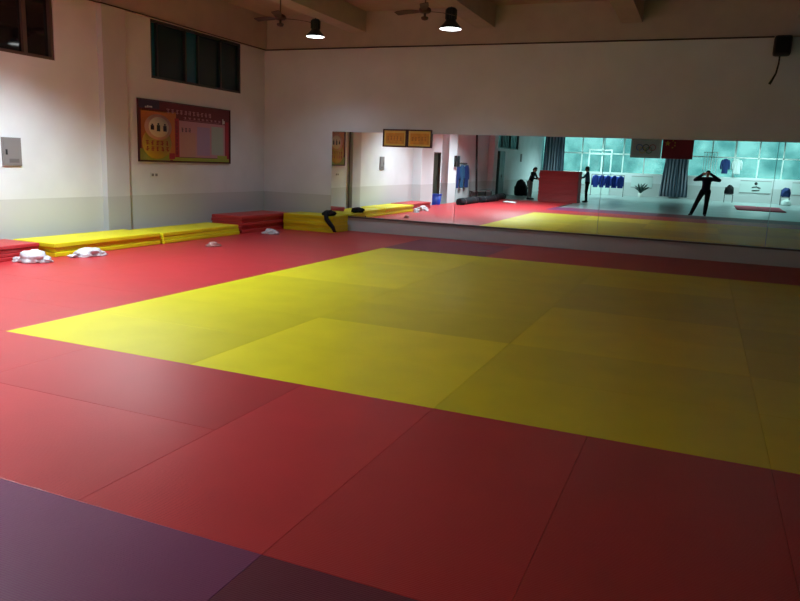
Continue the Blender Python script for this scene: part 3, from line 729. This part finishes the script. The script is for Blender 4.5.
# white banners on the low wall
def panel(x0, x1, z0, z1, label, mark=False):
    r = thing('wall_banner', label, 'banner', (x0, SY, z0), 0, 'white banners under the far glazing'); W_ = x1-x0; H_ = z1-z0
    bs = obj('banner_sheet', boxes((0, W_, .002, .02, 0, H_), bevel=.003), 'whitecloth', r)
    obj('banner_edge', boxes((0, W_, .021, .026, 0, .03), (0, W_, .021, .026, H_-.03, H_)), 'grey', r)
    if mark:
        bm = B(); cx = W_*.52
        tube(bm, [(cx-.22, .03, H_*.45), (cx+.02, .03, H_*.52), (cx+.24, .03, H_*.42)], .028, 6); ball(bm, (cx-.02, .03, H_*.78), .085, (1, .3, 1)); tube(bm, [(cx-.2, .03, H_*.2), (cx+.2, .03, H_*.25)], .025, 6)
        obj('black_figure_mark', bm, 'black', bs)
panel(1.9, 3.55, .5, 1.22, 'white banner with a small black figure mark under the far windows', True)
panel(-4.2, -2.95, .5, 1.2, 'plain white banner between the blue jackets and the striped curtain')
panel(4.6, 6.0, .5, 1.22, 'plain white banner right of the rightmost chair')
panel(-8.1, -7.0, .5, 1.2, 'plain white banner behind the red pile')
# dark pot plant like heap beside banner
r = thing('potted_plant', 'small plant in a white pot before the plain white banner', 'plant', (-3.55, -16.3, FZ))
bm = B(); lathe(bm, [(.10, 0), (.14, .24), (.12, .24), (.10, .2), (.005, .2)], 20, cap=False); obj('pot', bm, 'whiteplastic', r)
bm = B(); rg = random.Random(5)
for k in range(22):
    a = rg.uniform(0, 2*PI); ln = rg.uniform(.35, .75); ti = rg.uniform(.2, .9)
    p0 = Vector((0, 0, .2)); d = Vector((math.cos(a)*ti, math.sin(a)*ti*.7, 1)).normalized()
    tube(bm, [p0, p0+d*ln*.5, p0+d*ln*.85+Vector((math.cos(a), math.sin(a), -.3))*.08, p0+d*ln+Vector((math.cos(a), math.sin(a), -.6))*.12], [.006, .035, .03, .003], 6)
obj('leaves', bm, 'greencab', r)
# flat mats left on the far floor
M['pink'] = mat('faded_pink_mat', (.75, .16, .24), .9, .1)
for k, (x, y, lb) in enumerate(((2.0, -8.0, 'front left of four'), (3.02, -7.95, 'front right of four'), (2.02, -10.1, 'back left of four'), (3.05, -10.02, 'back right of four'))):
    bm = B(); box(bm, -.5, .5, -1, 1, 0, .04); bev(bm, .006); tag(obj('loose_mat', bm, 'pink', loc=(x, y, FZ), rotz=.01*k-.015), 'pink mat on the far grey floor, %s in the mirror' % lb, 'mat', 'pink mats on the far floor')

# ------------------------------------------------------------------ people
def remesh(name, bm, m, parent, vox, smooth=4):
    me = bpy.data.meshes.new('tmp'); bm.to_mesh(me); bm.free(); t = bpy.data.objects.new('tmp', me); C.objects.link(t)
    k = t.modifiers.new('r', 'REMESH'); k.mode = 'VOXEL'; k.voxel_size = vox; k.use_smooth_shade = True
    s = t.modifiers.new('s', 'SMOOTH'); s.factor = .5; s.iterations = smooth
    dg = bpy.context.evaluated_depsgraph_get(); me2 = bpy.data.meshes.new_from_object(t.evaluated_get(dg)); me2.name = name
    bpy.data.objects.remove(t)
    me2.materials.clear()
    for k in (m if isinstance(m, (list, tuple)) else [m]): me2.materials.append(M[k])
    for p in me2.polygons: p.use_smooth = True; p.material_index = 0
    o = bpy.data.objects.new(name, me2); C.objects.link(o); o.parent = parent; return o
def hand(bm, wr, direc, nrm, thumb, curl=.5):
    """palm + four fingers + thumb. direc: wrist->knuckles, nrm: out of the palm, thumb: towards the thumb side"""
    d = Vector(direc).normalized(); n = Vector(nrm); n = (n-d*n.dot(d)).normalized(); t = Vector(thumb); t = (t-d*t.dot(d)-n*t.dot(n)).normalized()
    wr = Vector(wr)
    for k in (-.03, -.01, .01, .03): capsule(bm, wr+t*k*.6, wr+d*.085+t*k, .016, .0125, 8, 3)
    for k, ln in ((.032, .072), (.011, .080), (-.011, .074), (-.032, .058)):
        p = wr+d*.085+t*k; a = 0
        for j, f in enumerate((.45, .3, .25)):
            a += curl*(.7, 1.0, .7)[j]; q = p+(d*math.cos(a)+n*math.sin(a))*ln*f
            capsule(bm, p, q, .0092-.001*j, .0085-.001*j, 8, 2); p = q
    p = wr+d*.025+t*.028; q = p+(d*.55+t*.75+n*.25).normalized()*.04; capsule(bm, p, q, .014, .011, 8, 2)
    q2 = q+(d*.85+t*.25+n*.35).normalized()*.032; capsule(bm, q, q2, .0105, .009, 8, 2); capsule(bm, q2, q2+(d*.9+n*.4).normalized()*.024, .009, .0078, 8, 2)
def person(label, J, top, bottom, vox=.012, face=(0, 1, 0), curl=.5, palms=None, shoe='black', hair='hair', puff=.006):
    r = thing('person', label, 'person', (0, 0, 0)); J = {k: Vector(v) for k, v in J.items()}
    F = Vector(face).normalized(); up = (J['head']-J['neck']).normalized(); sd = F.cross(up).normalized()
    root = (J['ankle_l']+J['ankle_r'])/2; root.z = FZ if root.z < .3 else root.z; 
    # body
    def core(bm, grow=0, arms=True, legs=True, torso=True):
        if torso:
            hipax = (J['hip_r']-J['hip_l']).normalized(); shax = (J['sh_r']-J['sh_l']).normalized()
            pel = (J['hip_l']+J['hip_r'])/2; ch = (J['sh_l']+J['sh_r'])/2
            for t in [i/8 for i in range(9)]:
                c = pel.lerp(ch, t*.93+.02); ax = hipax.lerp(shax, t).normalized()
                hw = (.155-.03*math.sin(t*PI)+.015*t) ; hd = .105+.012*math.sin(t*PI*1.4)
                fz = (ch-pel).normalized(); fy = fz.cross(ax).normalized()
                mx = Matrix((ax, fy, fz)).transposed().to_4x4()
                ball(bm, c, 1, (hw+grow, hd+grow, .085), seg=18, mx=mx)
            for s in ('l', 'r'): capsule(bm, ch+(J['sh_'+s]-ch)*.25+Vector((0, 0, -.01)), J['sh_'+s], .075+grow, .062+grow)
            capsule(bm, ch+Vector((0, 0, .0)), J['neck'], .075+grow*.5, .058+grow*.3)
        if arms:
            for s in ('l', 'r'):
                capsule(bm, J['sh_'+s], J['el_'+s], .055+grow, .042+grow); capsule(bm, J['el_'+s], J['wr_'+s]*.97+J['el_'+s]*.03, .042+grow, .029+grow*.9)
        if legs:
            for s in ('l', 'r'):
                capsule(bm, J['hip_'+s], J['knee_'+s], .088+grow, .058+grow); m_ = J['knee_'+s].lerp(J['ankle_'+s], .35)
                capsule(bm, J['knee_'+s], m_, .055+grow, .058+grow); capsule(bm, m_, J['ankle_'+s], .056+grow, .038+grow*1.1)
    bm = B(); core(bm, -.012)
    h = J['head']
    mx = Matrix((sd, F, up)).transposed().to_4x4()
    capsule(bm, J['neck'], h-up*.05-F*.012, .056, .055)
    def P(x, y, z): return h+sd*x+F*y+up*z
    ball(bm, h+up*.03-F*.012, 1, (.076, .095, .092), seg=24, mx=mx); ball(bm, P(0, .012, -.035), 1, (.062, .078, .085), seg=20, mx=mx)
    ball(bm, P(0, .055, -.095), .030); capsule(bm, P(0, .088, .008), P(0, .108, -.032), .010, .015)   # chin, nose
    ball(bm, P(0, .092, -.035), 1, (.019, .012, .011), seg=10, mx=mx)
    ball(bm, P(0, .080, -.065), 1, (.028, .014, .012), seg=12, mx=mx)
    for s in (-1, 1):
        ball(bm, P(s*.03, .080, .022), 1, (.022, .012, .008), seg=10, mx=mx); ball(bm, P(s*.078, -.008, -.012), 1, (.010, .020, .032), seg=12, mx=mx)
    for s in ('l', 'r'):
        d = (J['wr_'+s]-J['el_'+s]).normalized(); pm = palms[s] if palms else (d, F, up)
        hand(bm, J['wr_'+s], pm[0], pm[1], pm[2], curl)
        a = J['ankle_'+s]
    remesh('body', bm, 'skin', r, vox, 2)
    for s in (-1, 1):
        bm = B(); ball(bm, P(s*.031, .083, .006), .011, (1, .6, .7), seg=10); obj('eye', bm, 'eye', r)
        bm = B(); capsule(bm, P(s*.017, .096, .026), P(s*.048, .086, .028), .004, .003, 8, 2); obj('eyebrow', bm, 'hair', r)
    bm = B(); ball(bm, P(0, .0935, -.066), 1, (.024, .006, .0055), seg=10, mx=mx); obj('mouth', bm, 'lip', r)
    bm = B(); ball(bm, P(0, -.022, .045), 1, (.087, .100, .094), seg=24, mx=mx); ball(bm, P(0, -.05, -.01), 1, (.078, .066, .08), seg=20, mx=mx)
    for f in list(bm.verts):
        q = f.co-h; 
        if q.dot(F) > .045 and q.dot(up) < .062: f.co -= F*(q.dot(F)-.045)
    obj('hair', bm, hair, r)
    bm = B(); core(bm, puff, legs=False); remesh('jacket', bm, top, r, vox*1.1, 14)
    bm = B(); core(bm, puff+.004, torso=False, arms=False)
    pel = (J['hip_l']+J['hip_r'])/2; ball(bm, pel+Vector((0, 0, .03)), 1, (.172, .125, .115), seg=20, mx=Matrix((((J['hip_r']-J['hip_l']).normalized()), Vector((0,0,1)).cross((J['hip_r']-J['hip_l']).normalized()), Vector((0,0,1)))).transposed().to_4x4())
    remesh('trousers', bm, bottom, r, vox*1.1, 4)
    for s in ('l', 'r'):
        a = J['ankle_'+s]; t = J['toe_'+s]; z = a.z-.085
        bm = B(); dd = Vector((t.x-a.x, t.y-a.y, 0)).normalized()
        capsule(bm, (a.x-dd.x*.03, a.y-dd.y*.03, z+.045), (a.x+dd.x*.10, a.y+dd.y*.10, z+.042), .043, .043); capsule(bm, (a.x+dd.x*.10, a.y+dd.y*.10, z+.04), (a.x+dd.x*.17, a.y+dd.y*.17, z+.034), .042, .032)
        capsule(bm, (a.x, a.y, z+.05), (a.x, a.y, z+.09), .043, .045)
        for v in bm.verts: v.co.z = max(v.co.z, z+.002)
        remesh('shoe', bm, shoe, r, .010, 2)
    return r
# photographer: phone held up before the face, facing the camera's direction
cp = Vector((0, 0, CAM_H)); pc = cp-fwd*.014
ph = thing('phone', 'white phone held up in both hands by the photographer', 'phone', tuple(pc))
ph.matrix_world = Matrix(((rt.x, fwd.x, -dn.x, pc.x), (rt.y, fwd.y, -dn.y, pc.y), (rt.z, fwd.z, -dn.z, pc.z), (0, 0, 0, 1)))
pb = obj('phone_back', boxes((-.075, .075, -.004, .004, -.037, .037), bevel=.003), 'whiteplastic', ph)
obj('phone_screen', boxes((-.068, .068, -.0055, -.0041, -.034, .034)), 'black', ph)
bm = B(); lathe(bm, [(.0, .0041), (.006, .0041), (.006, .0058), (0, .0058)], 16, mx=Matrix.Rotation(-PI/2, 4, 'X'), cap=False); obj('phone_lens', bm, 'black', pb)
hl = pc-rt*.088-fwd*.03; hr = pc+rt*.088-fwd*.03
bk = -fwd; upv = -dn
person('person in dark jacket and trousers standing legs apart, holding up a phone in both hands', dict(
    head=(.075, -.345, 1.575), neck=(.07, -.40, 1.44), sh_l=(-.115, -.40, 1.37), sh_r=(.255, -.40, 1.37),
    el_l=(-.36, -.27, 1.33), el_r=(.50, -.24, 1.34), wr_l=tuple(hl-rt*.045-fwd*.055+dn*.03), wr_r=tuple(hr+rt*.045-fwd*.055+dn*.03),
    hip_l=(-.035, -.43, .90), hip_r=(.145, -.43, .90), knee_l=(-.20, -.42, .50), knee_r=(.14, -.40, .49), ankle_l=(-.36, -.46, .05), ankle_r=(.12, -.46, .05),
    toe_l=(-.44, -.30, 0), toe_r=(.15, -.28, 0)), 'darknavy', 'blackcloth', .006, (-.05, 1, -.02), .75,
    palms={'l': ((rt*.45+fwd*.9), rt, upv), 'r': ((-rt*.45+fwd*.9), -rt, upv)}, puff=.022)
def standing(x, y, rz, h, label, top, bottom, lean=0, reach=0, face_down=0):
    s = h/1.72; R = Matrix.Rotation(rz, 3, 'Z')
    def T(a, b, c):
        # lean forward about the hips
        if c > .9 and lean:
            dz = c-.9; b, c = b*math.cos(lean)+dz*math.sin(lean), .9+dz*math.cos(lean)-b*math.sin(lean)
        v = R @ Vector((a*s, b*s, c*s)); return (v.x+x, v.y+y, v.z+FZ)
    J = dict(head=T(0, .03, 1.60), neck=T(0, 0, 1.47), sh_l=T(-.185, 0, 1.40), sh_r=T(.185, 0, 1.40),
             hip_l=T(-.09, 0, .92), hip_r=T(.09, 0, .92), knee_l=T(-.10, .03, .50), knee_r=T(.11, .02, .50), ankle_l=T(-.12, -.02, .087), ankle_r=T(.13, .0, .087), toe_l=T(-.13, .15, 0), toe_r=T(.15, .17, 0))
    J['ankle_l'] = (*J['ankle_l'][:2], FZ+.086); J['ankle_r'] = (*J['ankle_r'][:2], FZ+.086)
    if reach:
        J.update(el_l=T(-.25, .18, 1.20), el_r=T(.25, .18, 1.20), wr_l=T(-.2, .40, 1.22), wr_r=T(.2, .40, 1.22))
    else:
        J.update(el_l=T(-.24, -.03, 1.12), el_r=T(.24, -.02, 1.12), wr_l=T(-.24, .10, .90), wr_r=T(.25, .08, .89))
    f = R @ Vector((0, 1, -face_down)); return person(label, J, top, bottom, .012, tuple(f), .4)
standing(-7.92, -5.6, -1.35, 1.60, 'person in a dark jacket leaning towards the left side of the red pile', 'blackcloth', 'grey', lean=.30, reach=1, face_down=.3)
standing(-5.2, -5.85, 1.45, 1.70, 'person in a blue-grey top and black trousers standing right of the red pile', 'tealcloth', 'blackcloth', lean=.05, reach=1, face_down=.2)
